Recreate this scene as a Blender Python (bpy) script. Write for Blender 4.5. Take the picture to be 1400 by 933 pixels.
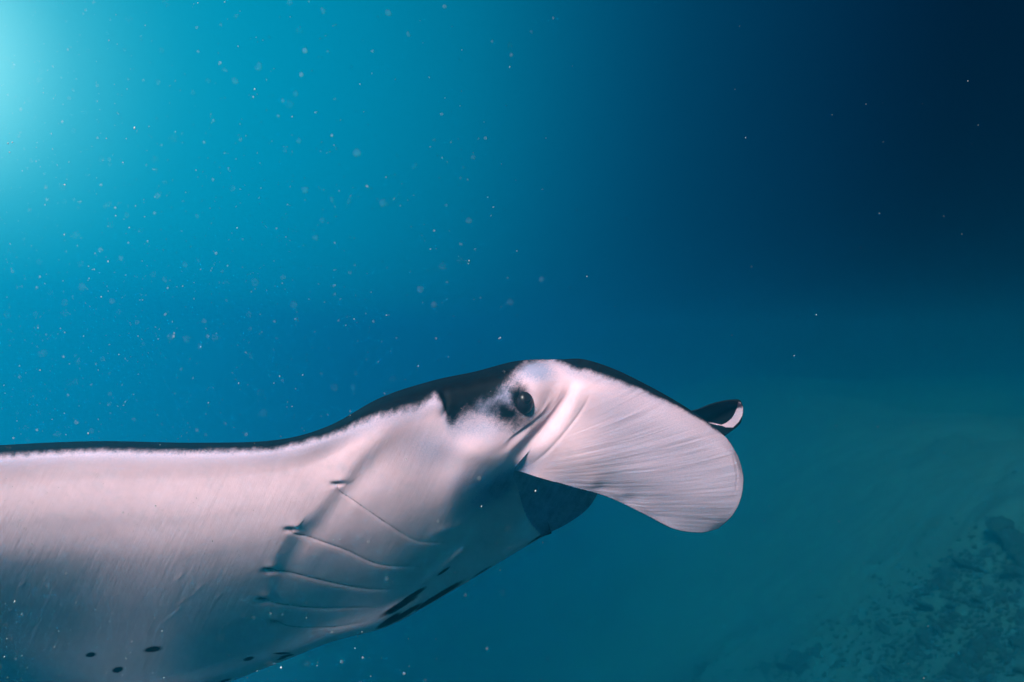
import bpy, bmesh, math, random
import numpy as np
from mathutils import Vector, noise as mnoise

for o in list(bpy.data.objects):
    bpy.data.objects.remove(o)
SC = bpy.context.scene
COL = SC.collection

# ------------------------------------------------------------------ camera
F = 1099.0                                  # focal length in units of a 1400 px wide frame
cam_d = bpy.data.cameras.new('camera')
cam_d.sensor_width = 36.0
cam_d.lens = 36.0 * F / 1400.0
cam_d.clip_start = 0.02
cam_d.clip_end = 400.0
cam_d.dof.use_dof = True
cam_d.dof.focus_distance = 1.6
cam_d.dof.aperture_fstop = 4.5
cam = bpy.data.objects.new('camera', cam_d)
COL.objects.link(cam)
cam.location = (0, 0, 0)
cam.rotation_euler = (math.radians(90), 0, 0)
SC.camera = cam

# ------------------------------------------------------------------ open water light (world)
# The world is the open sea beyond the haze: it brightens towards one direction only, where the
# daylight comes down through the surface (up and to the left), and falls off evenly all round.
W = bpy.data.worlds.new('World'); SC.world = W
W.use_nodes = True
nt = W.node_tree; nt.nodes.clear()
def N(tree, typ, **kw):
    n = tree.nodes.new(typ)
    for k, v in kw.items():
        setattr(n, k, v)
    return n
out = N(nt, 'ShaderNodeOutputWorld'); bg = N(nt, 'ShaderNodeBackground')
tc = N(nt, 'ShaderNodeTexCoord')
glow = Vector((-0.80, 1.0, 0.36)).normalized()
dot = N(nt, 'ShaderNodeVectorMath', operation='DOT_PRODUCT'); dot.inputs[1].default_value = glow
ac = N(nt, 'ShaderNodeMath', operation='ARCCOSINE')
mr = N(nt, 'ShaderNodeMath', operation='DIVIDE'); mr.inputs[1].default_value = math.pi
ramp = N(nt, 'ShaderNodeValToRGB'); ramp.color_ramp.interpolation = 'B_SPLINE'
WORLD = [(0.0, (1.25, 1.98, 2.0)), (0.03, (0.36, 1.16, 1.34)), (0.055, (0.04, 0.66, 0.90)), (0.09, (0.0, 0.455, 0.70)), (0.138, (0.0, 0.38, 0.63)),
         (0.19, (0.0, 0.245, 0.43)), (0.23, (0.0, 0.125, 0.26)), (0.27, (0.0, 0.062, 0.15)), (0.32, (0.0, 0.026, 0.080)), (0.36, (0.0, 0.010, 0.036)),
         (0.6, (0.0, 0.012, 0.03)), (1.0, (0.0, 0.012, 0.03))]
el = ramp.color_ramp.elements
while len(el) < len(WORLD): el.new(0.5)
for e, (p, c) in zip(el, WORLD):
    e.position = p; e.color = (*[x / 2 for x in c], 1)
nt.links.new(tc.outputs['Generated'], dot.inputs[0])
nt.links.new(dot.outputs['Value'], ac.inputs[0])
nt.links.new(ac.outputs[0], mr.inputs[0])
nt.links.new(mr.outputs[0], ramp.inputs[0])
nt.links.new(ramp.outputs[0], bg.inputs['Color'])
bg.inputs['Strength'].default_value = 0.67
nt.links.new(bg.outputs[0], out.inputs[0])

# ------------------------------------------------------------------ sun
SUN_AZ, SUN_EL = math.radians(23), math.radians(36)     # from behind the viewer's left shoulder, standing in for the diver's flash
sun_d = bpy.data.lights.new('sun', 'SUN'); sun_d.energy = 5.0; sun_d.angle = math.radians(12)
sun_d.color = (1.0, 0.75, 0.73)
sun = bpy.data.objects.new('sun', sun_d); COL.objects.link(sun)
to_sun = Vector((-math.sin(SUN_AZ) * math.cos(SUN_EL), -math.cos(SUN_AZ) * math.cos(SUN_EL), math.sin(SUN_EL)))
sun.rotation_euler = to_sun.to_track_quat('Z', 'Y').to_euler()
sun.location = to_sun * 20

# ------------------------------------------------------------------ view / render settings
vs = SC.view_settings
vs.view_transform = 'Standard'; vs.look = 'None'; vs.gamma = 1.0; vs.use_curve_mapping = False
vs.exposure = 1.12
SC.render.engine = 'CYCLES'
SC.cycles.use_denoising = True
SC.cycles.denoiser = 'OPENIMAGEDENOISE'
SC.cycles.max_bounces = 6
SC.cycles.volume_bounces = 3
SC.cycles.diffuse_bounces = 3
SC.cycles.caustics_reflective = False
SC.cycles.caustics_refractive = False

# ------------------------------------------------------------------ helpers
rng = np.random.default_rng(7)
random.seed(7)

def unproj(p):
    """plan coordinates (x, y in the 1400 x 933 frame, distance) -> metres"""
    p = np.asarray(p, float)
    return np.stack([(p[..., 0] - 700) / F * p[..., 2], p[..., 2], (466.5 - p[..., 1]) / F * p[..., 2]], -1)

def tag(o, label=None, cat=None, group=None, kind=None):
    for k, v in (('label', label), ('category', cat), ('group', group), ('kind', kind)):
        if v: o[k] = v
    return o

def mesh_from_np(name, V, Q):
    me = bpy.data.meshes.new(name)
    V = np.asarray(V, np.float32); Q = np.asarray(Q, np.int32)
    me.vertices.add(len(V)); me.vertices.foreach_set('co', V.ravel())
    k = Q.shape[1]
    me.loops.add(Q.size); me.loops.foreach_set('vertex_index', Q.ravel())
    me.polygons.add(len(Q)); me.polygons.foreach_set('loop_start', np.arange(0, Q.size, k, dtype=np.int32))
    me.polygons.foreach_set('use_smooth', np.ones(len(Q), bool))
    me.update(calc_edges=True); me.validate()
    return me

def catmull(C, subs):
    """Catmull-Rom along axis 0; subs[i] samples on span i. Returns samples (incl. last)."""
    C = np.asarray(C, float); n = len(C)
    ext = np.concatenate([[2 * C[0] - C[1]], C, [2 * C[-1] - C[-2]]])
    res = []
    for i in range(n - 1):
        t = np.linspace(0, 1, subs[i], endpoint=False).reshape((-1,) + (1,) * (C.ndim - 1))
        p0, p1, p2, p3 = ext[i], ext[i + 1], ext[i + 2], ext[i + 3]
        res.append(0.5 * ((2 * p1) + (-p0 + p2) * t + (2 * p0 - 5 * p1 + 4 * p2 - p3) * t ** 2 + (-p0 + 3 * p1 - 3 * p2 + p3) * t ** 3))
    res.append(C[-1:])
    return np.concatenate(res)

def polydist(X, Y, pts):
    """distance, signed side and 0..1 position along a polyline, for arrays X, Y"""
    pts = catmull(np.array(pts, float), [5] * (len(pts) - 1))
    seg = np.diff(pts, axis=0); L = np.hypot(seg[:, 0], seg[:, 1]); cum = np.concatenate([[0], np.cumsum(L)])
    best = np.full(X.shape, 1e9); side = np.zeros(X.shape); pos = np.zeros(X.shape)
    m = (X > pts[:, 0].min() - 90) & (X < pts[:, 0].max() + 90) & (Y > pts[:, 1].min() - 90) & (Y < pts[:, 1].max() + 90)
    x, y = X[m], Y[m]
    b = np.full(x.shape, 1e9); s = np.zeros(x.shape); a = np.zeros(x.shape)
    for i in range(len(seg)):
        dx, dy = x - pts[i, 0], y - pts[i, 1]
        t = np.clip((dx * seg[i, 0] + dy * seg[i, 1]) / (L[i] ** 2 + 1e-9), 0, 1)
        ex, ey = dx - t * seg[i, 0], dy - t * seg[i, 1]
        d = np.hypot(ex, ey); u = d < b
        b[u] = d[u]; s[u] = np.sign(seg[i, 0] * ey - seg[i, 1] * ex)[u]; a[u] = ((cum[i] + t * L[i]) / cum[-1])[u]
    best[m] = b; side[m] = s; pos[m] = a
    return best, side * best, pos

def sstep(e0, e1, x):
    t = np.clip((x - e0) / (e1 - e0), 0, 1)
    return t * t * (3 - 2 * t)

def vnoise(x, y, seed=0):
    """smooth 2-D value noise, -1..1"""
    xi = np.floor(x).astype(np.int64); yi = np.floor(y).astype(np.int64)
    xf, yf = x - xi, y - yi
    def h(a, b):
        k = (a * 374761393 + b * 668265263 + seed * 974711) & 0x7fffffff
        k = ((k ^ (k >> 13)) * 1274126177) & 0x7fffffff
        return ((k ^ (k >> 16)) & 0xffff) / 32767.5 - 1
    u = xf * xf * (3 - 2 * xf); v = yf * yf * (3 - 2 * yf)
    return (h(xi, yi) * (1 - u) + h(xi + 1, yi) * u) * (1 - v) + (h(xi, yi + 1) * (1 - u) + h(xi + 1, yi + 1) * u) * v

def mat(name):
    m = bpy.data.materials.new(name); m.use_nodes = True
    t = m.node_tree
    return m, t, t.nodes['Principled BSDF'], t.nodes['Material Output']

# ------------------------------------------------------------------ seabed (structure)
def ground_z(x, y):
    z = -8.7 + 0.95 * x - 0.02 * y
    z = -1.7 - np.log1p(np.exp(-(z + 1.7) / 0.5)) * 0.5         # levels off below the surface on the right
    z = -8.6 + np.log1p(np.exp((z + 8.6) / 0.8)) * 0.8           # and at the foot of the slope on the left
    z = z + 0.18 * vnoise(x * 0.45, y * 0.35, 3) + 0.10 * vnoise(x * 0.9 + 5, y * 0.9, 4) + 0.05 * vnoise(x * 2.3, y * 2.3, 5) + 0.02 * vnoise(x * 6, y * 6, 6)
    return z

def make_ground():
    # dense where the slope is seen, coarse out to where the water has swallowed it
    xs = np.concatenate([np.linspace(-7.0, -2, 40, endpoint=False), np.linspace(-2, 16, 360, endpoint=False), np.linspace(16, 26, 40)])
    ys = np.concatenate([np.linspace(-10, 4, 30, endpoint=False), np.linspace(4, 22, 340, endpoint=False), np.linspace(22, 36.5, 80)])
    X, Y = np.meshgrid(xs, ys, indexing='ij')
    Z = ground_z(X, Y)
    nx, ny = X.shape
    idx = np.arange(nx * ny).reshape(nx, ny)
    Q = np.stack([idx[:-1, :-1], idx[1:, :-1], idx[1:, 1:], idx[:-1, 1:]], -1).reshape(-1, 4)
    o = bpy.data.objects.new('seabed', mesh_from_np('seabed', np.stack([X, Y, Z], -1).reshape(-1, 3), Q))
    COL.objects.link(o)
    m, t, b, mo = mat('sand')
    co = N(t, 'ShaderNodeTexCoord')
    mp = N(t, 'ShaderNodeMapping'); mp.inputs['Rotation'].default_value = (0, 0, math.radians(24)); mp.inputs['Scale'].default_value = (1.0, 1.35, 1.0)
    n1 = N(t, 'ShaderNodeTexNoise'); n1.inputs['Scale'].default_value = 0.7; n1.inputs['Detail'].default_value = 7; n1.inputs['Roughness'].default_value = 0.6
    r1 = N(t, 'ShaderNodeValToRGB')
    r1.color_ramp.elements[0].position = 0.36; r1.color_ramp.elements[0].color = (0.04, 0.075, 0.073, 1)
    r1.color_ramp.elements[1].position = 0.50; r1.color_ramp.elements[1].color = (0.06, 0.11, 0.105, 1)
    n2 = N(t, 'ShaderNodeTexNoise'); n2.inputs['Scale'].default_value = 26; n2.inputs['Detail'].default_value = 4
    mix = N(t, 'ShaderNodeMix', data_type='RGBA', blend_type='MULTIPLY'); mix.inputs['Factor'].default_value = 0.5
    t.links.new(co.outputs['Object'], mp.inputs[0]); t.links.new(mp.outputs[0], n1.inputs['Vector']); t.links.new(co.outputs['Object'], n2.inputs['Vector'])
    t.links.new(n1.outputs['Fac'], r1.inputs[0]); t.links.new(r1.outputs[0], mix.inputs['A']); t.links.new(n2.outputs['Color'], mix.inputs['B'])
    t.links.new(mix.outputs['Result'], b.inputs['Base Color']); b.inputs['Roughness'].default_value = 0.95
    bp = N(t, 'ShaderNodeBump'); bp.inputs['Strength'].default_value = 0.5; bp.inputs['Distance'].default_value = 0.05
    t.links.new(n2.outputs['Fac'], bp.inputs['Height']); t.links.new(bp.outputs[0], b.inputs['Normal'])
    o.data.materials.append(m)
    return tag(o, 'pale sandy slope with dark reef patches', kind='structure')
make_ground()

# ------------------------------------------------------------------ the water itself, as even haze
def make_haze():
    bm = bmesh.new(); bmesh.ops.create_cube(bm, size=1)
    for v in bm.verts:
        v.co.x = 27 if v.co.x > 0 else -7.4; v.co.y = 37 if v.co.y > 0 else -10.5
        v.co.z = 0.8 if v.co.z > 0 else -11.0
    me = bpy.data.meshes.new('haze'); bm.to_mesh(me); bm.free()
    o = bpy.data.objects.new('haze', me); COL.objects.link(o)
    m = bpy.data.materials.new('sea_water'); m.use_nodes = True
    t = m.node_tree; t.nodes.clear()
    mo = N(t, 'ShaderNodeOutputMaterial'); pv = N(t, 'ShaderNodeVolumePrincipled')
    pv.inputs['Color'].default_value = (0.012, 0.33, 0.485, 1)
    pv.inputs['Absorption Color'].default_value = (0.04, 0.66, 0.88, 1)
    pv.inputs['Density'].default_value = 0.20
    pv.inputs['Anisotropy'].default_value = 0.90
    t.links.new(pv.outputs[0], mo.inputs['Volume'])
    me.materials.append(m)
    return tag(o, 'clear blue sea water all around', kind='stuff')
make_haze()

# ------------------------------------------------------------------ coral heads on the slope
def coral_material():
    m, t, b, mo = mat('coral_rock')
    co = N(t, 'ShaderNodeTexCoord')
    n1 = N(t, 'ShaderNodeTexNoise'); n1.inputs['Scale'].default_value = 5; n1.inputs['Detail'].default_value = 8
    r = N(t, 'ShaderNodeValToRGB')
    r.color_ramp.elements[0].position = 0.35; r.color_ramp.elements[0].color = (0.004, 0.008, 0.008, 1)
    r.color_ramp.elements[1].position = 0.75; r.color_ramp.elements[1].color = (0.014, 0.026, 0.022, 1)
    t.links.new(co.outputs['Object'], n1.inputs['Vector']); t.links.new(n1.outputs['Fac'], r.inputs[0])
    t.links.new(r.outputs[0], b.inputs['Base Color']); b.inputs['Roughness'].default_value = 0.95
    return m
CORAL = coral_material()

def coral_mesh(seed, lobes):
    """one clump: knobbly lobes grown together on a common foot"""
    r = random.Random(seed)
    bm = bmesh.new()
    for k in range(lobes):
        sub = bmesh.ops.create_icosphere(bm, subdivisions=3, radius=1)['verts']
        ang = r.uniform(0, 6.28); d = 0 if k == 0 else r.uniform(0.45, 1.05)
        c = Vector((math.cos(ang) * d, math.sin(ang) * d * 0.8, r.uniform(0, 0.25)))
        s = Vector((r.uniform(.4, .75), r.uniform(.4, .75), r.uniform(.3, .6))) * (1 if k == 0 else r.uniform(.5, .95))
        for v in sub:
            p = v.co.copy()
            n = mnoise.fractal(p * 2.2 + Vector((seed * 3.1, k * 5.7, 0)), 1.0, 2.0, 4) * 0.45
            p *= 1 + n
            v.co = Vector((p.x * s.x, p.y * s.y, p.z * s.z)) + c
    for v in bm.verts:
        if v.co.z < -0.15: v.co.z = -0.15
    for f in bm.faces: f.smooth = True
    me = bpy.data.meshes.new('coral_head'); bm.to_mesh(me); bm.free()
    me.materials.append(CORAL)
    return me
CORALS = [coral_mesh(s, l) for s, l in ((1, 4), (2, 6), (3, 7), (4, 5), (5, 8), (6, 9))]

def hit_ground(px, py):
    d = np.array([(px - 700) / F, 1.0, (466.5 - py) / F])
    t = 2.0
    while t < 60:
        p = d * t
        if p[2] < ground_z(np.array([p[0]]), np.array([p[1]]))[0]:
            return p
        t += 0.03
    return None

def coral(px, py, rpx, flat, label, group=None, mi=None):
    p = hit_ground(px, py)
    if p is None: return
    s = 1.25 * rpx / F * p[1]
    o = bpy.data.objects.new('coral_head', CORALS[random.randrange(6) if mi is None else mi]); COL.objects.link(o)
    o.location = (p[0], p[1], p[2]); o.rotation_euler = (0, math.radians(-40), random.uniform(0, 6.28))
    o.scale = (s, s * random.uniform(.7, 1.2), s * flat)
    tag(o, label, 'coral', group)

coral(1384, 745, 27, 0.8, 'largest dark coral head, highest up the sandy slope', mi=4)
coral(1378, 790, 24, 0.7, 'rounded coral head just below the largest one', mi=3)
coral(1328, 779, 22, 0.5, 'low broad coral patch beside the largest coral head', mi=5)
coral(1328, 905, 22, 0.9, 'dark twin-lobed coral head standing on bright sand', mi=1)
coral(1396, 880, 18, 0.9, 'dark coral head beside a flat strip of rubble', mi=2)
coral(1357, 871, 18, 0.35, 'flat low strip of coral rubble on bright sand', mi=5)
G = 'small coral heads on the slope'
LBL = 'small dark coral head on the hazy sandy slope'
small = [(1296, 793, 15, .7), (1268, 836, 13, .6), (1303, 833, 11, .7), (1298, 852, 10, .7), (1285, 866, 12, .5), (1268, 876, 12, .4), (1255, 890, 11, .4),
         (1210, 862, 9, .5), (1223, 888, 8, .5), (1262, 815, 10, .4), (1248, 826, 8, .4), (1274, 806, 8, .4), (1236, 905, 7, .5), (1218, 920, 10, .5), (1200, 929, 10, .5),
         (1350, 812, 12, .5), (1368, 822, 11, .5), (1388, 818, 12, .5), (1340, 826, 8, .4), (1376, 905, 10, .6), (1392, 920, 14, .7), (1352, 930, 10, .6),
         (1100, 905, 18, .4), (1080, 916, 13, .4), (1052, 917, 12, .4), (1120, 888, 10, .4), (1150, 908, 8, .4), (1171, 852, 8, .4), (964, 916, 13, .3), (1262, 907, 5, .5),
         (1398, 770, 15, .7), (1310, 790, 10, .5), (1290, 930, 10, .5), (1345, 760, 14, .5), (1398, 845, 9, .5)]
for a in small:
    coral(*a, LBL, G)

def make_rubble():
    """broken coral bits lying in drifts across the sand: too many to count"""
    V = []; Q = []
    base = np.array([(1, 0, 0), (-1, 0, 0), (0, 1, 0), (0, -1, 0), (0, 0, 1), (0, 0, -1)], float)
    tri = np.array([(0, 2, 4), (2, 1, 4), (1, 3, 4), (3, 0, 4), (2, 0, 5), (1, 2, 5), (3, 1, 5), (0, 3, 5)])
    n = 0
    heads = [o.location.copy() for o in COL.objects if o.name.startswith('coral_head')]
    for q in range(4200):
        x = rng.uniform(0, 14); y = rng.uniform(5, 22)
        if q % 2:
            h = heads[rng.integers(len(heads))]; r = abs(rng.normal(0, .55)); a = rng.uniform(0, 6.28)
            x, y = h.x + math.cos(a) * r, h.y + math.sin(a) * r
        k = vnoise(np.array([x * 0.55 - y * 0.3]), np.array([y * 0.5 + x * 0.6]), 11)[0] + 0.5 * vnoise(np.array([x * 1.6]), np.array([y * 1.6]), 12)[0]
        if k < 0.30 and not q % 2: continue
        z = ground_z(np.array([x]), np.array([y]))[0]
        s = rng.uniform(0.015, 0.055)
        p = base * rng.uniform(0.6, 1.4, (6, 1)) * s * np.array([1, rng.uniform(.5, 1), rng.uniform(.4, .9)]) + np.array([x, y, z + s * .15])
        V.append(p); Q.append(tri + n); n += 6
    o = bpy.data.objects.new('coral_rubble', mesh_from_np('coral_rubble', np.concatenate(V), np.concatenate(Q)))
    o.data.polygons.foreach_set('use_smooth', np.zeros(len(o.data.polygons), bool))
    COL.objects.link(o); o.data.materials.append(CORAL)
    tag(o, 'drifts of broken coral rubble scattered over the sand', kind='stuff')
make_rubble()

# ------------------------------------------------------------------ manta ray
def build_manta():
    root = bpy.data.objects.new('manta_ray', None); COL.objects.link(root)
    root.location = tuple(unproj((600, 700, 1.75))); root.empty_display_size = 0.2
    tag(root, 'manta ray gliding past with white belly, dark back and cephalic fin spread', 'manta ray')
    bpy.context.view_layer.update()

    T = [0, .04, .15, .3, .45, .6, .75, .9, 1.0]
    Gd = [.10, 0, .012, .045, .11, .23, .43, .74, 1.0]
    Gl = [.08, 0, .013, .05, .13, .29, .53, .81, 1.04]          # the wing arches over sooner away from the body
    def col(top, bot, yt, yb, back=None):
        r = []; k = min(max((400 - top[0]) / 280, 0), 1)
        for t, g, gl in zip(T, Gd, Gl):
            g = g + (gl - g) * k
            r.append((top[0] + (bot[0] - top[0]) * t, top[1] + (bot[1] - top[1]) * t, yt + (yb - yt) * g))
        if back is not None: r[0] = (*r[0][:2], yt + back)
        return r
    ST = []; HID = []
    def hid(top, bot, yt, yb, wing):
        (tx, ty), (bx, by) = top, bot
        h = by - ty
        w = np.array([(bx, by - .03 * h, yb + .22), (bx - 10, by - .30 * h, yb + .80), (bx - 10, by - .42 * h, yb + .92), (tx, by - .62 * h, yb + .50), (tx, ty + .06 * h, yt + .26)])
        b = np.array([(bx, by - .05 * h, yb + .10), (bx, by - .25 * h, yb + .22), (bx, by - .55 * h, yb + .24), (tx, by - .78 * h, yb + .16), (tx, ty + .05 * h, yt + .26)])
        HID.append(b + (w - b) * wing)
    def st(top, bot, yt, yb, wing, back=None, rows=None):
        c = col(top, bot, yt, yb, back)
        if rows:
            for k, v in rows.items(): c[k] = v
        ST.append(c); hid(top, bot, yt, yb, wing)
    st((-900, 800), (-880, 930), 1.34, 1.60, .15)
    st((-700, 720), (-690, 1010), 1.34, 1.82, .5)
    st((-480, 652), (-480, 1000), 1.36, 2.2, .9)
    st((-260, 622), (-270, 960), 1.40, 2.40, 1)
    st((-60, 612), (-80, 965), 1.415, 2.42, 1)
    st((120, 603.5), (90, 968), 1.425, 2.38, 1)
    st((265, 605.5), (235, 955), 1.43, 2.28, 1)
    st((375, 602), (360, 912), 1.44, 2.12, .9, .06)
    st((448, 583), (450, 877), 1.46, 1.95, .75, .08)
    st((520, 544), (530, 855), 1.48, 1.88, .55, .12,
       {1: (521, 556, 1.50), 2: (523, 585, 1.475)})
    st((590, 521), (604, 815), 1.51, 1.87, .35, .14,
       {1: (590, 533, 1.54), 2: (592, 560, 1.515)})
    st((650, 508), (668, 777), 1.53, 1.89, .15, .14,
       {1: (650, 520, 1.565), 2: (650, 545, 1.54), 3: (648, 585, 1.545), 4: (640, 628, 1.552), 5: (634, 667, 1.588), 6: (642, 706, 1.668), 7: (656, 748, 1.78)})
    st((708, 493.5), (712, 750), 1.55, 1.90, .05, .14,
       {1: (709, 505, 1.58), 2: (710, 528, 1.555), 3: (708, 560, 1.555), 4: (697, 605, 1.57), 5: (678, 648, 1.605), 6: (680, 684, 1.71), 7: (694, 722, 1.83)})
    st((765, 491.5), (742, 733), 1.56, 1.92, 0, .10,
       {1: (768, 502, 1.59), 2: (767, 530, 1.57), 3: (751, 570, 1.58), 4: (726, 612, 1.595), 5: (703, 643, 1.63), 6: (710, 674, 1.80), 7: (722, 710, 1.86)})
    nb = len(ST)
    FIN = [
        [(798, 491.5, 1.61), (799, 504, 1.59), (797, 530, 1.555), (784, 568, 1.56), (763, 612, 1.575), (737, 653, 1.61)],
        [(838, 504, 1.59), (840, 516, 1.57), (838, 545, 1.54), (824, 585, 1.54), (806, 628, 1.55), (782, 666, 1.585)],
        [(882, 525, 1.575), (885, 537, 1.555), (885, 565, 1.525), (872, 603, 1.52), (855, 645, 1.53), (831, 680, 1.565)],
        [(926, 549.5, 1.56), (931, 561, 1.54), (934, 588, 1.51), (922, 625, 1.505), (905, 666, 1.515), (880, 703, 1.55)],
        [(966, 576, 1.545), (972, 587, 1.53), (976, 611, 1.50), (968, 645, 1.495), (952, 684, 1.50), (921, 723.5, 1.53)],
        [(994, 600, 1.535), (999, 611, 1.522), (1003, 632, 1.495), (998, 661, 1.49), (985, 694, 1.495), (957, 728.5, 1.52)],
        [(1009, 624, 1.53), (1014, 640, 1.518), (1016.5, 657, 1.50), (1013, 682, 1.495), (1001.5, 705, 1.50), (982, 723, 1.515)],
    ]
    JAW = [
        [(742, 644, 1.80), (748, 668, 1.86), (760, 700, 1.90), (775, 716.5, 1.97)],
        [(785, 642, 1.90), (790, 660, 1.92), (797, 682, 1.95), (803, 696, 2.01)],
        [(822, 645, 1.98), (821, 655, 1.985), (820, 665, 1.99), (818, 674, 2.02)],
    ]
    FIN = np.array(FIN); FIN[:, :, 2] += np.array([.01, .04, .085, .135, .185, .22, .24])[:, None] + np.array([0, .002, .008, .015, .022, .027])[None, :] * np.array([.3, .7, 1, 1, 1, 1, 1])[:, None]
    ST = np.array(ST); HID = np.array(HID); JAW = np.array(JAW)

    def nsub(A, B, step, lo=3):
        return int(max(lo, np.ceil(np.hypot(*(A - B)[:2]) / step)))
    step = 1.25
    sub_b = [nsub(ST[i, 3], ST[i + 1, 3], step if ST[i + 1, 3, 0] > -60 else 14) for i in range(nb - 1)]
    allf = np.concatenate([ST[:, :6], FIN])
    sub_f = [nsub(allf[nb - 1 + i, 2], allf[nb + i, 2], step) for i in range(len(FIN))]
    allj = np.concatenate([ST[:, 5:9], JAW])
    sub_j = [nsub(allj[nb - 1 + i, 1], allj[nb + i, 1], step * 1.5) for i in range(len(JAW))]
    rs = [14, 30, 45, 45, 45, 45, 45, 40]           # rows between control rows
    # upper rows run on into the fin, lower rows run on into the jaw
    up = catmull(allf, sub_b + sub_f)               # (ns, 6, 3)
    lo = catmull(allj, sub_b + sub_j)
    nbs = sum(sub_b) + 1
    hidn = catmull(HID, sub_b)
    # full near+hidden loop on the body stations
    # centre rows by interpolating along rows over the full loop (closed)
    body_ctrl = np.concatenate([up[:nbs, :6], lo[:nbs, 1:], hidn, up[:nbs, :1]], 1)     # (nbs, 15, 3)
    body = catmull(body_ctrl.transpose(1, 0, 2), rs + [8, 12, 6, 10, 12, 8]).transpose(1, 0, 2)
    nrow_near = sum(rs) + 1
    k5 = sum(rs[:5])
    fin = catmull(up[nbs - 1:].transpose(1, 0, 2), rs[:5]).transpose(1, 0, 2)
    jaw = catmull(lo[nbs - 1:].transpose(1, 0, 2), rs[5:]).transpose(1, 0, 2)
    fin[0] = body[-1, :k5 + 1]; jaw[0] = body[-1, k5:nrow_near]

    # ---------- relief and pigment, laid out on the plan of the near flank
    def relief(X, Y):
        d = np.zeros(X.shape)
        def ridge(pts, amp, w, taper=.12, skew=None):
            nonlocal d
            ds, s, a = polydist(X, Y, pts)
            tp = sstep(0, taper, a) * (1 - sstep(1 - taper, 1, a))
            prof = np.exp(-(ds / w) ** 2)
            d += amp * prof * tp
        def blob(x, y, r, amp, ry=None):
            nonlocal d
            d += amp * np.exp(-((X - x) / r) ** 2 - ((Y - y) / (ry or r)) ** 2)
        for pts, A in GILLS:
            ds, s, a = polydist(X, Y, pts)
            fade = (1 - sstep(.55, 1, a)) * .85 + .15
            inr = sstep(0, .10, a) * (1 - sstep(.85, 1, a))
            # the flap above tucks in under the edge of the next flap, which starts proud of it
            d += A * fade * inr * (np.exp(-(s / 16) ** 2) * .16 * sstep(-4, 8, s) - np.exp(-(s / 24) ** 2) * .42 * (1 - sstep(-4, 8, s)))
            d -= .0012 * fade * sstep(0, .02, a) * (1 - sstep(.9, 1, a)) * np.exp(-(ds / 1.5) ** 2)
            x0, y0 = pts[0]
            q = np.hypot((X - x0 - 3) / 8, (Y - y0 - 1.5) / 3.6)
            d -= .005 * np.exp(-q ** 2)
            d += .0014 * np.exp(-(((X - x0 - 9) / 9) ** 2 + ((Y - y0 + 5) / 6) ** 2))
        # ridge where the gill field starts, steeper on the gill side
        ds, s, a = polydist(X, Y, [(575, 566), (530, 588), (490, 622), (460, 658), (425, 698), (396, 724), (379, 752), (364, 781), (356, 815), (352, 850)])
        tp = sstep(.02, .35, a) * (1 - sstep(.55, .98, a))
        d += .0035 * tp * np.where(s < 0, np.exp(-(ds / 15) ** 2), np.exp(-(ds / 40) ** 2))
        d -= .0022 * tp * np.where(s < 0, np.exp(-((ds - 24) / 15) ** 2) - np.exp(-(24 / 15) ** 2) * np.exp(-(ds / 6) ** 2), 0)
        # gathered skin along the middle of the belly
        ds, s, a = polydist(X, Y, [(642, 739), (610, 770), (575, 800), (540, 830), (505, 855)])
        d += (.0022 + .003 * vnoise(a * 9, a * 0, 21)) * np.exp(-(ds / 5) ** 2) * sstep(0, .1, a) * (1 - sstep(.9, 1, a))
        ridge([(648, 703), (630, 718), (600, 727), (580, 738)], .0012, 6, .4)
        ridge([(655, 720), (635, 738), (600, 765), (570, 785)], -.003, 6, .3)
        # head
        blob(714, 549, 27, .024, 25)                     # eye dome
        blob(716, 549.5, 13.5, -.018, 16)                # socket
        blob(735, 520, 30, .012, 18)                     # brow
        blob(655, 612, 50, .010, 26)                     # cheek
        blob(596, 552, 15, .008, 13)                     # knob where the wing meets the head
        ridge([(603, 524), (609, 545), (611, 560), (606, 578)], -.006, 5, .4)
        ridge([(613, 548), (613, 562), (608, 572)], .002, 3, .3)
        blob(570, 600, 40, -.004)
        blob(612, 632, 34, -.007, 26)
        # folds where the fin is rooted
        for pts, amp, w in FOLDS:
            ridge(pts, amp * .8, w, .32)
        # ripples along the fin's lower margin and a seam inside its tip
        ridge([(1000, 618), (1006, 636), (1008, 655), (1005, 680)], -.0008, 1.6, .2)
        fm = sstep(740, 860, X)
        d += fm * .0022 * np.sin(X / 9 + Y / 13 + 2 * vnoise(X / 40, Y / 40, 31)) * np.exp(-((Y - (640 + (X - 740) * .42)) / 16) ** 2) * (1 - sstep(890, 935, X))
        # old scars on the wing
        for (x, y, l) in ((245, 790, 10), (275, 803, 8), (250, 822, 12), (262, 815, 8), (235, 842, 20), (300, 815, 6), (30, 800, 8)):
            ridge([(x - l, y + l * .8), (x, y), (x + l, y - l * .9)], .0003, 2.0, .45)
        return d

    GILLS = [([(459, 660), (465, 673), (490, 690), (525, 714), (562, 737), (585, 742), (624, 742)], .0022),
             ([(395, 722), (402, 730), (425, 737), (470, 752), (520, 773), (590, 776)], .0032),
             ([(366, 779), (378, 782), (400, 785), (450, 797), (500, 806), (552, 806)], .0032),
             ([(358, 820), (372, 825), (395, 829), (440, 833), (520, 831)], .0032),
             ([(374, 851), (388, 856), (410, 859), (460, 858), (512, 848)], .0032)]
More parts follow.
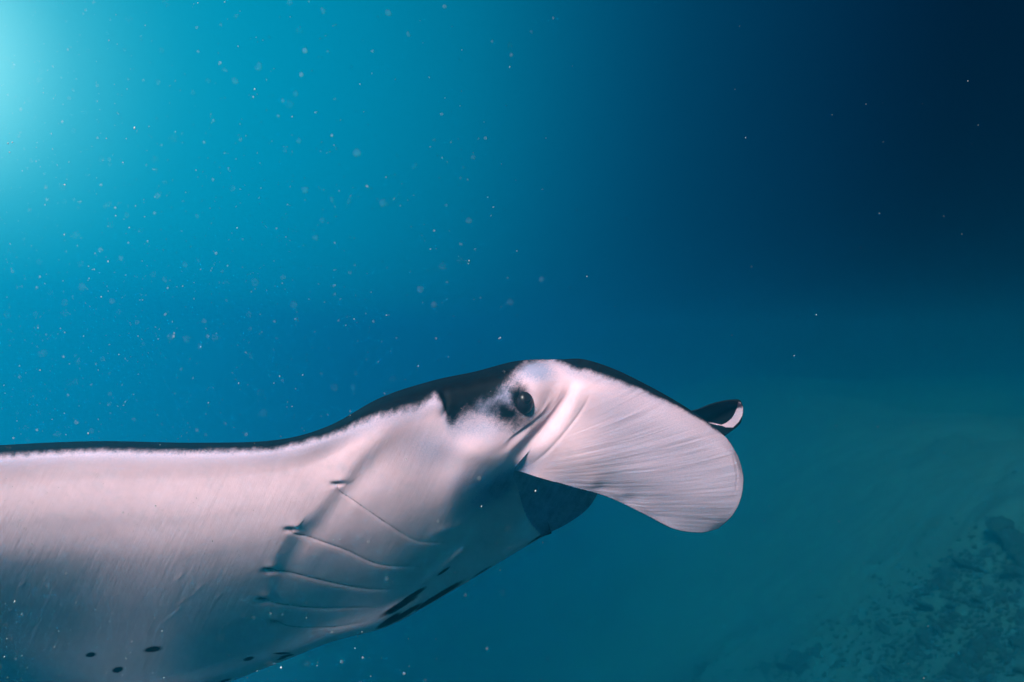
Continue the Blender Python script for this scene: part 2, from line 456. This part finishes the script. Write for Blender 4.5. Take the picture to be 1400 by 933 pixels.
    FOLDS = [([(790, 506), (776, 540), (752, 574), (722, 606), (690, 636)], -.0060, 8.0),
             ([(777, 508), (763, 540), (740, 570), (708, 602), (672, 630)], .0032, 6.0),
             ([(800, 512), (790, 545), (768, 582), (738, 616), (706, 641)], .0026, 8.0),
             ([(768, 525), (748, 560), (715, 590), (676, 620)], -.0028, 4.5),
             ([(812, 528), (796, 560), (772, 592), (744, 622), (716, 641)], -.0016, 2.2),
             ([(760, 535), (735, 566), (704, 592), (680, 608)], .0014, 2.2),
             ([(745, 560), (718, 584), (690, 605)], -.0018, 2.6),
             ([(783, 512), (769, 542), (745, 573), (713, 606), (684, 630)], .0012, 2.0)]

    top_line = np.array([(-900, 800), (-480, 652), (-260, 622), (-60, 612), (120, 603.5), (265, 605.5), (375, 602), (448, 583), (520, 544), (590, 521), (650, 508), (708, 493.5), (765, 491.5),
                         (798, 491.5), (838, 504), (882, 525), (926, 549.5), (966, 576), (994, 600), (1009, 624)])
    # how far the dark of the back reaches below the top line, in plan units
    reach = np.array([(-900, 40), (-260, 20), (0, 15), (150, 13), (300, 13), (400, 14), (448, 15), (500, 22), (540, 27), (575, 30), (590, 25), (594, 22), (602, 31), (612, 62), (618, 67), (628, 62),
                      (650, 57), (675, 48), (690, 37), (705, 20), (722, 5), (755, -3), (768, 6), (790, 16), (840, 15), (880, 11), (930, 7), (970, 3), (1000, -2), (1020, -6)])
    soft = np.array([(-900, 12), (0, 10), (300, 9), (448, 9), (540, 14), (590, 14), (600, 12), (610, 16), (650, 30), (690, 28), (740, 10), (800, 8), (880, 6), (1020, 4)])

    def pigment(X, Y):
        """0 = white belly skin, 1 = black back skin; second value = bluish grey freckling"""
        ty = np.interp(X, top_line[:, 0], top_line[:, 1])
        below = Y - ty
        R = np.interp(X, reach[:, 0], reach[:, 1]); S = np.interp(X, soft[:, 0], soft[:, 1])
        p = 0.5 - (below - R) / (2 * S)
        fr = (1 - sstep(0, 1, (below - R - .2 * S) / (S * 1.4 + 13))) * .85 * (1 - sstep(900, 985, X))
        fr = np.maximum(fr, 1.5 * np.exp(-((X - 732) / 32) ** 2 - ((Y - 508) / 18) ** 2))
        fr = np.maximum(fr, .75 * np.exp(-((X - 590) / 45) ** 2 - ((Y - 612) / 36) ** 2))
        fr = np.maximum(fr, 2.0 * np.exp(-((X - 672) / 38) ** 2 - ((Y - 545) / 28) ** 2))
        fr = np.maximum(fr, .9 * np.exp(-((X - 655) / 60) ** 2 - ((Y - 583) / 22) ** 2))
        fr = np.maximum(fr, .8 * np.exp(-((X - 650) / 42) ** 2 - ((Y - 662) / 22) ** 2))
        def ell(x, y, rx, ry, ang, s=.35):
            c, sn = math.cos(ang), math.sin(ang)
            u = ((X - x) * c + (Y - y) * sn) / rx; v = (-(X - x) * sn + (Y - y) * c) / ry
            return 0.5 - (np.hypot(u, v) - 1) / (2 * s)
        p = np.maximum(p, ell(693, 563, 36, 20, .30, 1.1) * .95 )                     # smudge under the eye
        p = np.maximum(p, ell(706, 543, 13, 19, .2, .9))
        ring = np.hypot((X - 717) / 16, (Y - 549.5) / 19)
        p = np.maximum(p, (.9 - np.abs(ring - .8) * 2.4) * sstep(735, 705, X))
        # dark chin beyond the lip
        lip = np.interp(Y, [640, 660, 674, 699, 715, 733, 760], [700, 703, 705, 714, 724.5, 741, 770])
        chin = .5 + (X - lip) / 11
        fade = np.where((Y > np.interp(X, [700, 737, 782, 831, 880], [640, 652, 664, 678, 701])), 1, 0)
        spots = [(124, 895.5, 7.5, 3.6, -.15), (161, 916, 8, 4, -.25), (209, 888, 13, 4, -.15), (340, 901, 8, 2.6, -.25), (385, 893.5, 13, 1.6, -.02), (392, 897, 11, 1.4, -.2), (385, 900.5, 7, 1.2, -.3),
                 (308, 931, 9, 2.2, -.25),
                 (721, 748, 30, 3.0, -.66), (654, 788, 26, 3.4, -.60), (601, 814, 39, 3.6, -.55), (590, 823, 27, 2.6, -.48), (546, 828, 31, 4.6, -.52), (563, 815, 23, 3.2, -.56), (553, 840, 28, 3.4, -.55), (606, 781, 11, 2.0, -.6),
                 (532, 850, 22, 5, -.6)]
        for (x, y, rx, ry, an) in spots:
            p = np.maximum(p, ell(x, y, rx, ry, an, .45))
        # greyish skin at the mouth corner, with the shadow below the cheek painted in
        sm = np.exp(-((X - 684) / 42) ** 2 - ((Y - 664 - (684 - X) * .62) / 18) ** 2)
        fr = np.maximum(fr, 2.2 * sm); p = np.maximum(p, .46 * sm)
        for pts, A in GILLS:
            x0, y0 = pts[0]
            p = np.maximum(p, ell(x0 + 1, y0 + .5, 9, 3.4, .35, 1.2) * .74)  # shade of the pocket at the slit's outer end, painted into the skin
            ds, s, a = polydist(X, Y, pts)
            p = np.maximum(p, .64 * np.exp(-((s + .6) / 1.6) ** 2) * (1 - .5 * a) * (ds < 6) * sstep(0, .02, a))
        return p, fr, chin, fade

    VV = []; QQ = []; PIG = []; FRE = []; FINM = []; PLAN = []; FLOW = []
    count = 0
    def add(P, pig, fre, finm, plan, flow, closed=False, flip=False):
        nonlocal count
        n, m = P.shape[:2]
        idx = np.arange(n * m).reshape(n, m) + count
        Q = np.stack([idx[:-1, :-1], idx[:-1, 1:], idx[1:, 1:], idx[1:, :-1]], -1).reshape(-1, 4)
        if flip: Q = Q[:, ::-1]
        VV.append(P.reshape(-1, 3)); QQ.append(Q)
        PIG.append(np.broadcast_to(pig, (n, m)).ravel()); FRE.append(np.broadcast_to(fre, (n, m)).ravel()); FINM.append(np.broadcast_to(finm, (n, m)).ravel())
        PLAN.append(plan.reshape(-1, 2)); FLOW.append(flow.reshape(-1, 2))
        count += n * m
        return idx
    def normals(P):
        a = np.gradient(P, axis=0); b = np.gradient(P, axis=1)
        n = np.cross(a, b); n /= np.linalg.norm(n, axis=-1, keepdims=True) + 1e-12
        return n
    def flow_of(n, m, u0=0):
        u, v = np.meshgrid((np.arange(n) + u0) * 1.25 / 1000, np.arange(m) / 300.0, indexing='ij')
        return np.stack([u, v], -1)

    # body shell
    Pb = unproj(body); nrm = normals(Pb)
    if nrm[nbs // 2, 100, 1] > 0: nrm = -nrm
    X, Y = body[..., 0], body[..., 1]
    near = np.zeros(X.shape, bool); near[:, :nrow_near] = True
    d = np.where(near, relief(X, Y), 0)
    j = np.arange(body.shape[1])
    edge = sstep(0, 14, j) * (1 - sstep(nrow_near - 25, nrow_near - 1, j))
    Pb2 = Pb + nrm * (d * edge[None, :])[..., None]
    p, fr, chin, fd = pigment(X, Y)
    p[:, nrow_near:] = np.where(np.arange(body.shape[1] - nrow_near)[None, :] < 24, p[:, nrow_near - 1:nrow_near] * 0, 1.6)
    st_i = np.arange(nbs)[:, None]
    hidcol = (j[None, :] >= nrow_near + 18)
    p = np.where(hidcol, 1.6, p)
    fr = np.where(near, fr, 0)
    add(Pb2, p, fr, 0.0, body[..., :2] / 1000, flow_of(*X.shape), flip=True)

    # near cephalic fin, outer and inner faces, rolled edge between them
    Pf = unproj(fin); nf = normals(Pf)
    if nf[20, 60, 1] > 0: nf = -nf
    Xf, Yf = fin[..., 0], fin[..., 1]
    df = relief(Xf, Yf)
    nfs, nr = Xf.shape
    ii = np.arange(nfs)[:, None]; jj = np.arange(nr)[None, :]
    e = np.minimum(sstep(0, 12, jj), 1) * sstep(0, 10, nr - 1 - jj) * sstep(0, 12, nfs - 1 - ii)
    bl = sstep(0, 45, ii + 0 * jj); df = df * (edge[None, :nr] * (1 - bl) + e * bl)
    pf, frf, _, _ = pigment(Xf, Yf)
    # thin: thickness rounds off to nothing at the free edges
    th = 0.018 * np.sqrt(np.clip(np.minimum(np.minimum(jj / 26, (nr - 1 - jj) / 26), (nfs - 1 - ii) / 26), 0, 1)) + 0 * Xf
    fan = np.stack([Xf / 1000, (Yf - 652 + .00055 * np.clip(Xf - 760, 0, None) ** 2) / (Xf - 610)], -1)
    df += .00042 * vnoise(fan[..., 1] * 46 + .8 * vnoise(fan[..., 0] * 14, fan[..., 1] * 6, 40), fan[..., 0] * 9, 41) * sstep(8, 70, ii + 0 * jj) * e
    df += .00026 * vnoise(fan[..., 1] * 120 + .8 * vnoise(fan[..., 0] * 14, fan[..., 1] * 6, 42), fan[..., 0] * 16, 43) * sstep(8, 70, ii + 0 * jj) * e
    frf = np.maximum(frf, .62 * sstep(775, 850, Xf))  # lavender fin tint, greyed further to imitate weaker light on the fin
    frf = np.maximum(frf, .6 * np.exp(-((Yf - np.interp(Xf, [703, 782, 880, 976], [650, 664, 700, 722])) / 26) ** 2) * sstep(720, 780, Xf))
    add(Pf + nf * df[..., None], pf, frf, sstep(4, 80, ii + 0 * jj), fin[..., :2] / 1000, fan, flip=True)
    inner = Pf - nf * (th * (1 + 0 * ii))[..., None]
    add(inner, np.full(Xf.shape, 1.6), 0.0, 1.0, fin[..., :2] / 1000, flow_of(nfs, nr, nbs))

    # jaw and chin, running on behind the fin
    Pj = unproj(jaw); nj = normals(Pj)
    if nj[5, 40, 1] > 0: nj = -nj
    pj, frj, chin, fd = pigment(jaw[..., 0], jaw[..., 1])
    stripe = pj
    frj = np.maximum(frj, np.clip(chin, 0, 1) * 2.6); pj = np.maximum(pj, np.clip(chin, 0, 1) * .42)
    dj = relief(jaw[..., 0], jaw[..., 1]); ij = np.arange(jaw.shape[0])[:, None]
    dj = dj * np.clip(1 - ij / 20, 0, 1) * edge[None, k5:nrow_near]
    add(Pj + nj * dj[..., None], pj, frj, 0.0, jaw[..., :2] / 1000, flow_of(*jaw.shape[:2], nbs), flip=True)
    # inside of the lip, rolled over the jaw's front edge and back into the mouth
    tip = Pj[:, :]
    roll = np.stack([tip[-1] + np.array(v) for v in ((0, 0, 0), (-.01, .02, .012), (-.06, .05, .02), (-.25, .06, .02), (-.45, .05, .02))])
    add(roll, 1.4, 0.0, 0.0, np.zeros(roll.shape[:2] + (2,)), np.zeros(roll.shape[:2] + (2,)), flip=True)
    # palate: front of the head between the two fins
    top = body[-1]; ring = Pb2[-1][nrow_near - 1:]
    pal = np.stack([ring, ring * .97 + np.array(unproj((720, 600, 1.80))) * .03 + np.array((.02, 0, 0)), ring * .3 + np.array(unproj((720, 600, 1.80))) * .7])
    add(pal, 1.5, 0.0, 0.0, np.zeros(pal.shape[:2] + (2,)), np.zeros(pal.shape[:2] + (2,)), flip=True)

    # far cephalic fin: same blade on the other side of the mouth, seen on its dark inner face
    FF = np.array([
        [(690, 560, 2.02), (700, 600, 2.04), (705, 640, 2.06), (710, 690, 2.05)],
        [(760, 545, 2.00), (765, 580, 2.05), (765, 620, 2.07), (765, 660, 2.05)],
        [(840, 556, 1.98), (845, 585, 2.04), (845, 615, 2.06), (840, 646, 2.04)],
        [(900, 566, 1.97), (905, 586, 2.03), (905, 608, 2.05), (900, 630, 2.02)],
        [(946, 562.5, 1.96), (950, 577, 2.02), (951, 592, 2.03), (946, 612, 2.0)],
        [(972, 553.5, 1.95), (976, 566, 2.00), (978, 582, 2.0), (975, 602, 1.97)],
        [(992, 549.0, 1.94), (995, 560, 1.98), (997, 574, 1.97), (992, 594, 1.94)],
        [(1006, 548.6, 1.93), (1008, 556, 1.955), (1009, 567, 1.94), (1006, 583, 1.92)],
        [(1013, 552, 1.92), (1015, 557, 1.93), (1015.5, 563, 1.925), (1014, 571, 1.92)]])
    ff = catmull(FF, [30, 30, 24, 20, 18, 14, 12, 8]); ff = catmull(ff.transpose(1, 0, 2), [24, 26, 26]).transpose(1, 0, 2)
    Xq, Yq = ff[..., 0], ff[..., 1]
    white_line = np.interp(Xq, [960, 967, 985, 992, 999, 1003, 1006, 1009.5, 1012], [575, 577, 580.2, 577, 571, 565, 558, 550.5, 545])
    low = np.interp(Xq, [960, 985, 992, 1002, 1010, 1016], [578, 581.5, 584.5, 584.8, 577, 566])
    frq = .75 * sstep(960, 970, Xq)
    pq = 1.6 - 1.9 * sstep(-.8, .8, Yq - white_line) * (1 - sstep(-.8, .8, Yq - low)) * sstep(962, 970, Xq)
    Pq = unproj(ff); nq = normals(Pq)
    if nq[60, 30, 1] > 0: nq = -nq
    rel = -.004 * np.exp(-((Yq - white_line) / 2.0) ** 2) * sstep(955, 970, Xq)
    nqs, nqr = Xq.shape
    i2 = np.arange(nqs)[:, None]; j2 = np.arange(nqr)[None, :]
    th2 = .012 * np.sqrt(np.clip(np.minimum(np.minimum(j2 / 14, (nqr - 1 - j2) / 14), (nqs - 1 - i2) / 14), 0, 1)) + 0 * Xq
    ed = np.clip(th2 / .012, 0, 1)
    add(Pq + nq * (rel * ed)[..., None], pq, frq, 1.0, ff[..., :2] / 1000, flow_of(nqs, nqr), flip=True)
    add(Pq - nq * th2[..., None], np.full(Xq.shape, 1.6), 0.0, 1.0, ff[..., :2] / 1000, flow_of(nqs, nqr))

    V = np.concatenate(VV) - np.array(root.location); Q = np.concatenate(QQ)
    me = mesh_from_np('body', V, Q)
    def attr(n, a):
        at = me.attributes.new(n, 'FLOAT', 'POINT'); at.data.foreach_set('value', np.concatenate(a).astype(np.float32))
    attr('pigment', PIG); attr('freckle', FRE); attr('fin', FINM)
    for n, a in (('plan', PLAN), ('flow', FLOW)):
        at = me.attributes.new(n, 'FLOAT2', 'POINT'); at.data.foreach_set('vector', np.concatenate(a).astype(np.float32).ravel())
    bm = bmesh.new(); bm.from_mesh(me)
    bmesh.ops.remove_doubles(bm, verts=bm.verts, dist=1e-6)
    bm.to_mesh(me); bm.free()
    for pl in me.polygons: pl.use_smooth = True
    body_o = bpy.data.objects.new('body', me); COL.objects.link(body_o); body_o.parent = root
    body_o.matrix_parent_inverse.identity()
    me.materials.append(skin_material())

    # eye: a dark ball sunk in the dome on the side of the head, with the pupil set into it
    c = unproj((716, 549.5, 1.552)) - np.array(root.location)
    bm = bmesh.new(); bmesh.ops.create_uvsphere(bm, u_segments=40, v_segments=24, radius=1)
    for v in bm.verts:
        v.co = Vector((v.co.x * .0188, v.co.y * .0200, v.co.z * .0235))
    for f in bm.faces: f.smooth = True
    em = bpy.data.meshes.new('eye'); bm.to_mesh(em); bm.free()
    eye = bpy.data.objects.new('eye', em); COL.objects.link(eye); eye.parent = root; eye.location = tuple(c); eye.rotation_euler = (0, math.radians(-8), math.radians(20))
    m, t, b, mo = mat('eye_dark')
    co = N(t, 'ShaderNodeTexCoord'); nz = N(t, 'ShaderNodeTexNoise'); nz.inputs['Scale'].default_value = 60; nz.inputs['Detail'].default_value = 4
    r = N(t, 'ShaderNodeValToRGB'); r.color_ramp.elements[0].color = (.003, .003, .004, 1); r.color_ramp.elements[1].color = (.012, .010, .014, 1)
    t.links.new(co.outputs['Object'], nz.inputs['Vector']); t.links.new(nz.outputs['Fac'], r.inputs[0]); t.links.new(r.outputs[0], b.inputs['Base Color'])
    b.inputs['Roughness'].default_value = .30; b.inputs['Specular IOR Level'].default_value = .16
    em.materials.append(m)
    bm = bmesh.new(); bmesh.ops.create_uvsphere(bm, u_segments=24, v_segments=16, radius=1)
    for v in bm.verts:
        x, y, z = v.co
        v.co = Vector((x * .0085, y * .004, z * .0042 + .004 * x * x))
    for f in bm.faces: f.smooth = True
    pm = bpy.data.meshes.new('pupil'); bm.to_mesh(pm); bm.free()
    pup = bpy.data.objects.new('pupil', pm); COL.objects.link(pup); pup.parent = eye; pup.location = (0.001, -.0172, 0.000)
    m2, t2, b2, _ = mat('pupil_black'); b2.inputs['Base Color'].default_value = (.004, .004, .006, 1); b2.inputs['Roughness'].default_value = .1
    pm.materials.append(m2)
    return root

def skin_material():
    m, t, b, mo = mat('manta_skin')
    L = t.links.new
    def A(n):
        a = N(t, 'ShaderNodeAttribute'); a.attribute_name = n; return a
    def M(op, a, bb, clamp=False):
        n = N(t, 'ShaderNodeMath', operation=op); n.use_clamp = clamp
        for i, v in enumerate((a, bb)):
            if v is None: continue
            if isinstance(v, (int, float)): n.inputs[i].default_value = v
            else: L(v, n.inputs[i])
        return n.outputs[0]
    pig, fre, fin, plan, flow = A('pigment'), A('freckle'), A('fin'), A('plan'), A('flow')
    def noise(vec, scale, detail=6, rough=.6, mscale=None, rot=0):
        src = vec
        if mscale:
            mp = N(t, 'ShaderNodeMapping'); mp.inputs['Scale'].default_value = mscale; mp.inputs['Rotation'].default_value = (0, 0, rot)
            L(vec, mp.inputs[0]); src = mp.outputs[0]
        n = N(t, 'ShaderNodeTexNoise'); n.inputs['Scale'].default_value = scale; n.inputs['Detail'].default_value = detail; n.inputs['Roughness'].default_value = rough
        L(src, n.inputs['Vector'])
        return n.outputs['Fac']
    P, FL = plan.outputs['Vector'], flow.outputs['Vector']
    # rotate first, stretch after: two mapping nodes
    def streak(rot, scale, sx, sy, detail=5):
        mp = N(t, 'ShaderNodeMapping'); mp.inputs['Rotation'].default_value = (0, 0, rot); L(P, mp.inputs[0])
        return noise(mp.outputs[0], scale, detail, .6, (sx, sy, 1))
    fine = noise(P, 420, 4, .7)
    mid = noise(P, 60, 6, .65)
    wing = streak(math.radians(-25), 14, 9.0, 1.0)         # drawn-out lines across the wing
    wing2 = streak(math.radians(-30), 40, 5.0, 0.5)
    finl = noise(FL, 7, 7, .62, (1.6, 9.0, 1))           # lines running out along the fin
    finl2 = noise(FL, 5, 5, .6, (3.2, 26.0, 1))
    # dark / white mask with a speckled, ragged border
    k = M('ADD', M('MULTIPLY', M('SUBTRACT', fine, .5), .38), M('MULTIPLY', M('SUBTRACT', mid, .5), .85))
    k = M('ADD', k, M('MULTIPLY', M('SUBTRACT', wing2, .5), .45))
    band = M('SUBTRACT', 1.0, M('ABSOLUTE', M('SUBTRACT', M('MULTIPLY', pig.outputs['Fac'], 1.0), .5), None), True)
    pp = M('ADD', pig.outputs['Fac'], M('MULTIPLY', k, band))
    mr = N(t, 'ShaderNodeMapRange'); mr.interpolation_type = 'SMOOTHSTEP'; mr.inputs['From Min'].default_value = .22; mr.inputs['From Max'].default_value = .85
    L(pp, mr.inputs['Value']); dark = mr.outputs[0]
    # white skin: faint pinkish, with tonal drift
    wr = N(t, 'ShaderNodeValToRGB'); wr.color_ramp.elements[0].position = .3; wr.color_ramp.elements[0].color = (.68, .405, .45, 1)
    wr.color_ramp.elements[1].position = .7; wr.color_ramp.elements[1].color = (.88, .535, .58, 1)
    wf = M('ADD', M('MULTIPLY', wing, M('SUBTRACT', 1.0, fin.outputs['Fac'])), M('MULTIPLY', finl, fin.outputs['Fac']))
    big = noise(P, 9, 3, .5)
    L(M('ADD', M('ADD', M('MULTIPLY', mid, .42), M('MULTIPLY', big, .38)), M('MULTIPLY', wf, .20)), wr.inputs[0])
    fk = N(t, 'ShaderNodeMapRange'); fk.inputs['From Min'].default_value = .30; fk.inputs['From Max'].default_value = .90
    L(M('ADD', M('MULTIPLY', fine, .7), M('MULTIPLY', mid, .3)), fk.inputs['Value'])
    fkv = M('MULTIPLY', M('ADD', fk.outputs[0], .36), M('MULTIPLY', fre.outputs['Fac'], 1.15), True)
    mx = N(t, 'ShaderNodeMix', data_type='RGBA'); mx.inputs['B'].default_value = (.27, .25, .36, 1)
    L(fkv, mx.inputs['Factor']); L(wr.outputs[0], mx.inputs['A'])
    # faint grey stains and old scratches
    blot = noise(P, 26, 9, .72)
    bl = N(t, 'ShaderNodeMapRange'); bl.inputs['From Min'].default_value = .54; bl.inputs['From Max'].default_value = .78; L(blot, bl.inputs['Value'])
    scr = streak(math.radians(-38), 30, 7.0, 0.35, 8)
    sc = N(t, 'ShaderNodeMapRange'); sc.inputs['From Min'].default_value = .66; sc.inputs['From Max'].default_value = .80; L(scr, sc.inputs['Value'])
    st_ = M('ADD', M('MULTIPLY', bl.outputs[0], .42), M('MULTIPLY', sc.outputs[0], .30), True)
    mx0 = N(t, 'ShaderNodeMix', data_type='RGBA'); mx0.inputs['B'].default_value = (.40, .33, .38, 1)
    L(st_, mx0.inputs['Factor']); L(mx.outputs['Result'], mx0.inputs['A']); mx = mx0
    # thin dark creases on the fin
    cr = N(t, 'ShaderNodeMapRange'); cr.inputs['From Min'].default_value = .36; cr.inputs['From Max'].default_value = .22
    L(finl2, cr.inputs['Value'])
    crm = M('MULTIPLY', M('MULTIPLY', cr.outputs[0], fin.outputs['Fac']), .28, True)
    mx1 = N(t, 'ShaderNodeMix', data_type='RGBA'); mx1.inputs['B'].default_value = (.33, .30, .38, 1)
    L(crm, mx1.inputs['Factor']); L(mx.outputs['Result'], mx1.inputs['A'])
    dk = N(t, 'ShaderNodeValToRGB'); dk.color_ramp.elements[0].position = .35; dk.color_ramp.elements[0].color = (.0015, .002, .0025, 1)
    dk.color_ramp.elements[1].position = .8; dk.color_ramp.elements[1].color = (.005, .006, .007, 1)
    L(mid, dk.inputs[0])
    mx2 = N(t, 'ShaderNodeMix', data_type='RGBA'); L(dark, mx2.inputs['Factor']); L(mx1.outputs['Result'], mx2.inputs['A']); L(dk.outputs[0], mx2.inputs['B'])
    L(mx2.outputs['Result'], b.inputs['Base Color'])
    b.inputs['Roughness'].default_value = .65
    b.inputs['Specular IOR Level'].default_value = .06
    h = M('ADD', M('MULTIPLY', fine, .10), M('MULTIPLY', mid, .30))
    h = M('ADD', h, M('MULTIPLY', M('MULTIPLY', M('ADD', wing, M('MULTIPLY', wing2, .6)), M('MULTIPLY', big, .9)), M('SUBTRACT', 1.0, fin.outputs['Fac'])))
    h = M('ADD', h, M('MULTIPLY', M('ADD', finl, M('MULTIPLY', finl2, .5)), M('MULTIPLY', fin.outputs['Fac'], .75)))
    bp = N(t, 'ShaderNodeBump'); bp.inputs['Strength'].default_value = .30; bp.inputs['Distance'].default_value = .004
    L(h, bp.inputs['Height']); L(bp.outputs[0], b.inputs['Normal'])
    return m

build_manta()

# ------------------------------------------------------------------ marine snow drifting in the water
def make_snow():
    base = np.array([(1, 0, 0), (-1, 0, 0), (0, 1, 0), (0, -1, 0), (0, 0, 1), (0, 0, -1)], float)
    tri = np.array([(0, 2, 4), (2, 1, 4), (1, 3, 4), (3, 0, 4), (2, 0, 5), (1, 2, 5), (3, 1, 5), (0, 3, 5)])
    V = []; Q = []; n = 0
    made = 0
    while made < 6000:
        y = rng.uniform(.35, 1) ** 1 * 3.4
        x = rng.uniform(-1.1, 1.1) * y * .8; z = rng.uniform(-.8, .8) * y * .75
        if z > .72: continue
        # thicker towards the sunlit side
        if rng.uniform() > .03 + .97 * np.clip(.12 - (x / y) * 1.4 - .2 * z / y, 0, 1): continue
        s = np.exp(rng.normal(-7.65, .5)) * (1.0 if y > .9 else .5)
        p = base * rng.uniform(.6, 1.4, (6, 1)) * s * np.array([rng.uniform(.6, 1.2), rng.uniform(.6, 1.2), rng.uniform(.8, 1.6)]) + np.array([x, y, z])
        V.append(p); Q.append(tri + n); n += 6; made += 1
    made = 0
    while made < 600:                      # flecks close to the lens, thrown out of focus
        y = rng.uniform(.45, 1.0); x = rng.uniform(-.75, .5) * y; z = rng.uniform(-.45, .5) * y
        if rng.uniform() > .95 * np.clip(.15 - (x / y) * 1.4, 0, 1): continue
        s = rng.uniform(.00035, .0008) * y
        p = base * rng.uniform(.5, 1.5, (6, 1)) * s * np.array([rng.uniform(.6, 1.2), rng.uniform(.6, 1.2), rng.uniform(.8, 1.8)]) + np.array([x, y, z])
        V.append(p); Q.append(tri + n); n += 6; made += 1
    o = bpy.data.objects.new('marine_snow', mesh_from_np('marine_snow', np.concatenate(V), np.concatenate(Q)))
    COL.objects.link(o)
    m, t, b, mo = mat('marine_snow')
    b.inputs['Base Color'].default_value = (.75, .72, .70, 1); b.inputs['Roughness'].default_value = .8
    oi = N(t, 'ShaderNodeTexCoord'); nz = N(t, 'ShaderNodeTexNoise'); nz.inputs['Scale'].default_value = 3
    r = N(t, 'ShaderNodeValToRGB'); r.color_ramp.elements[0].position = .3; r.color_ramp.elements[0].color = (.35, .34, .33, 1); r.color_ramp.elements[1].position = .7; r.color_ramp.elements[1].color = (.85, .82, .80, 1)
    t.links.new(oi.outputs['Object'], nz.inputs['Vector']); t.links.new(nz.outputs['Fac'], r.inputs[0]); t.links.new(r.outputs[0], b.inputs['Base Color'])
    o.data.materials.append(m)
    tag(o, 'pale drifting specks of plankton in the water', kind='stuff')
make_snow()
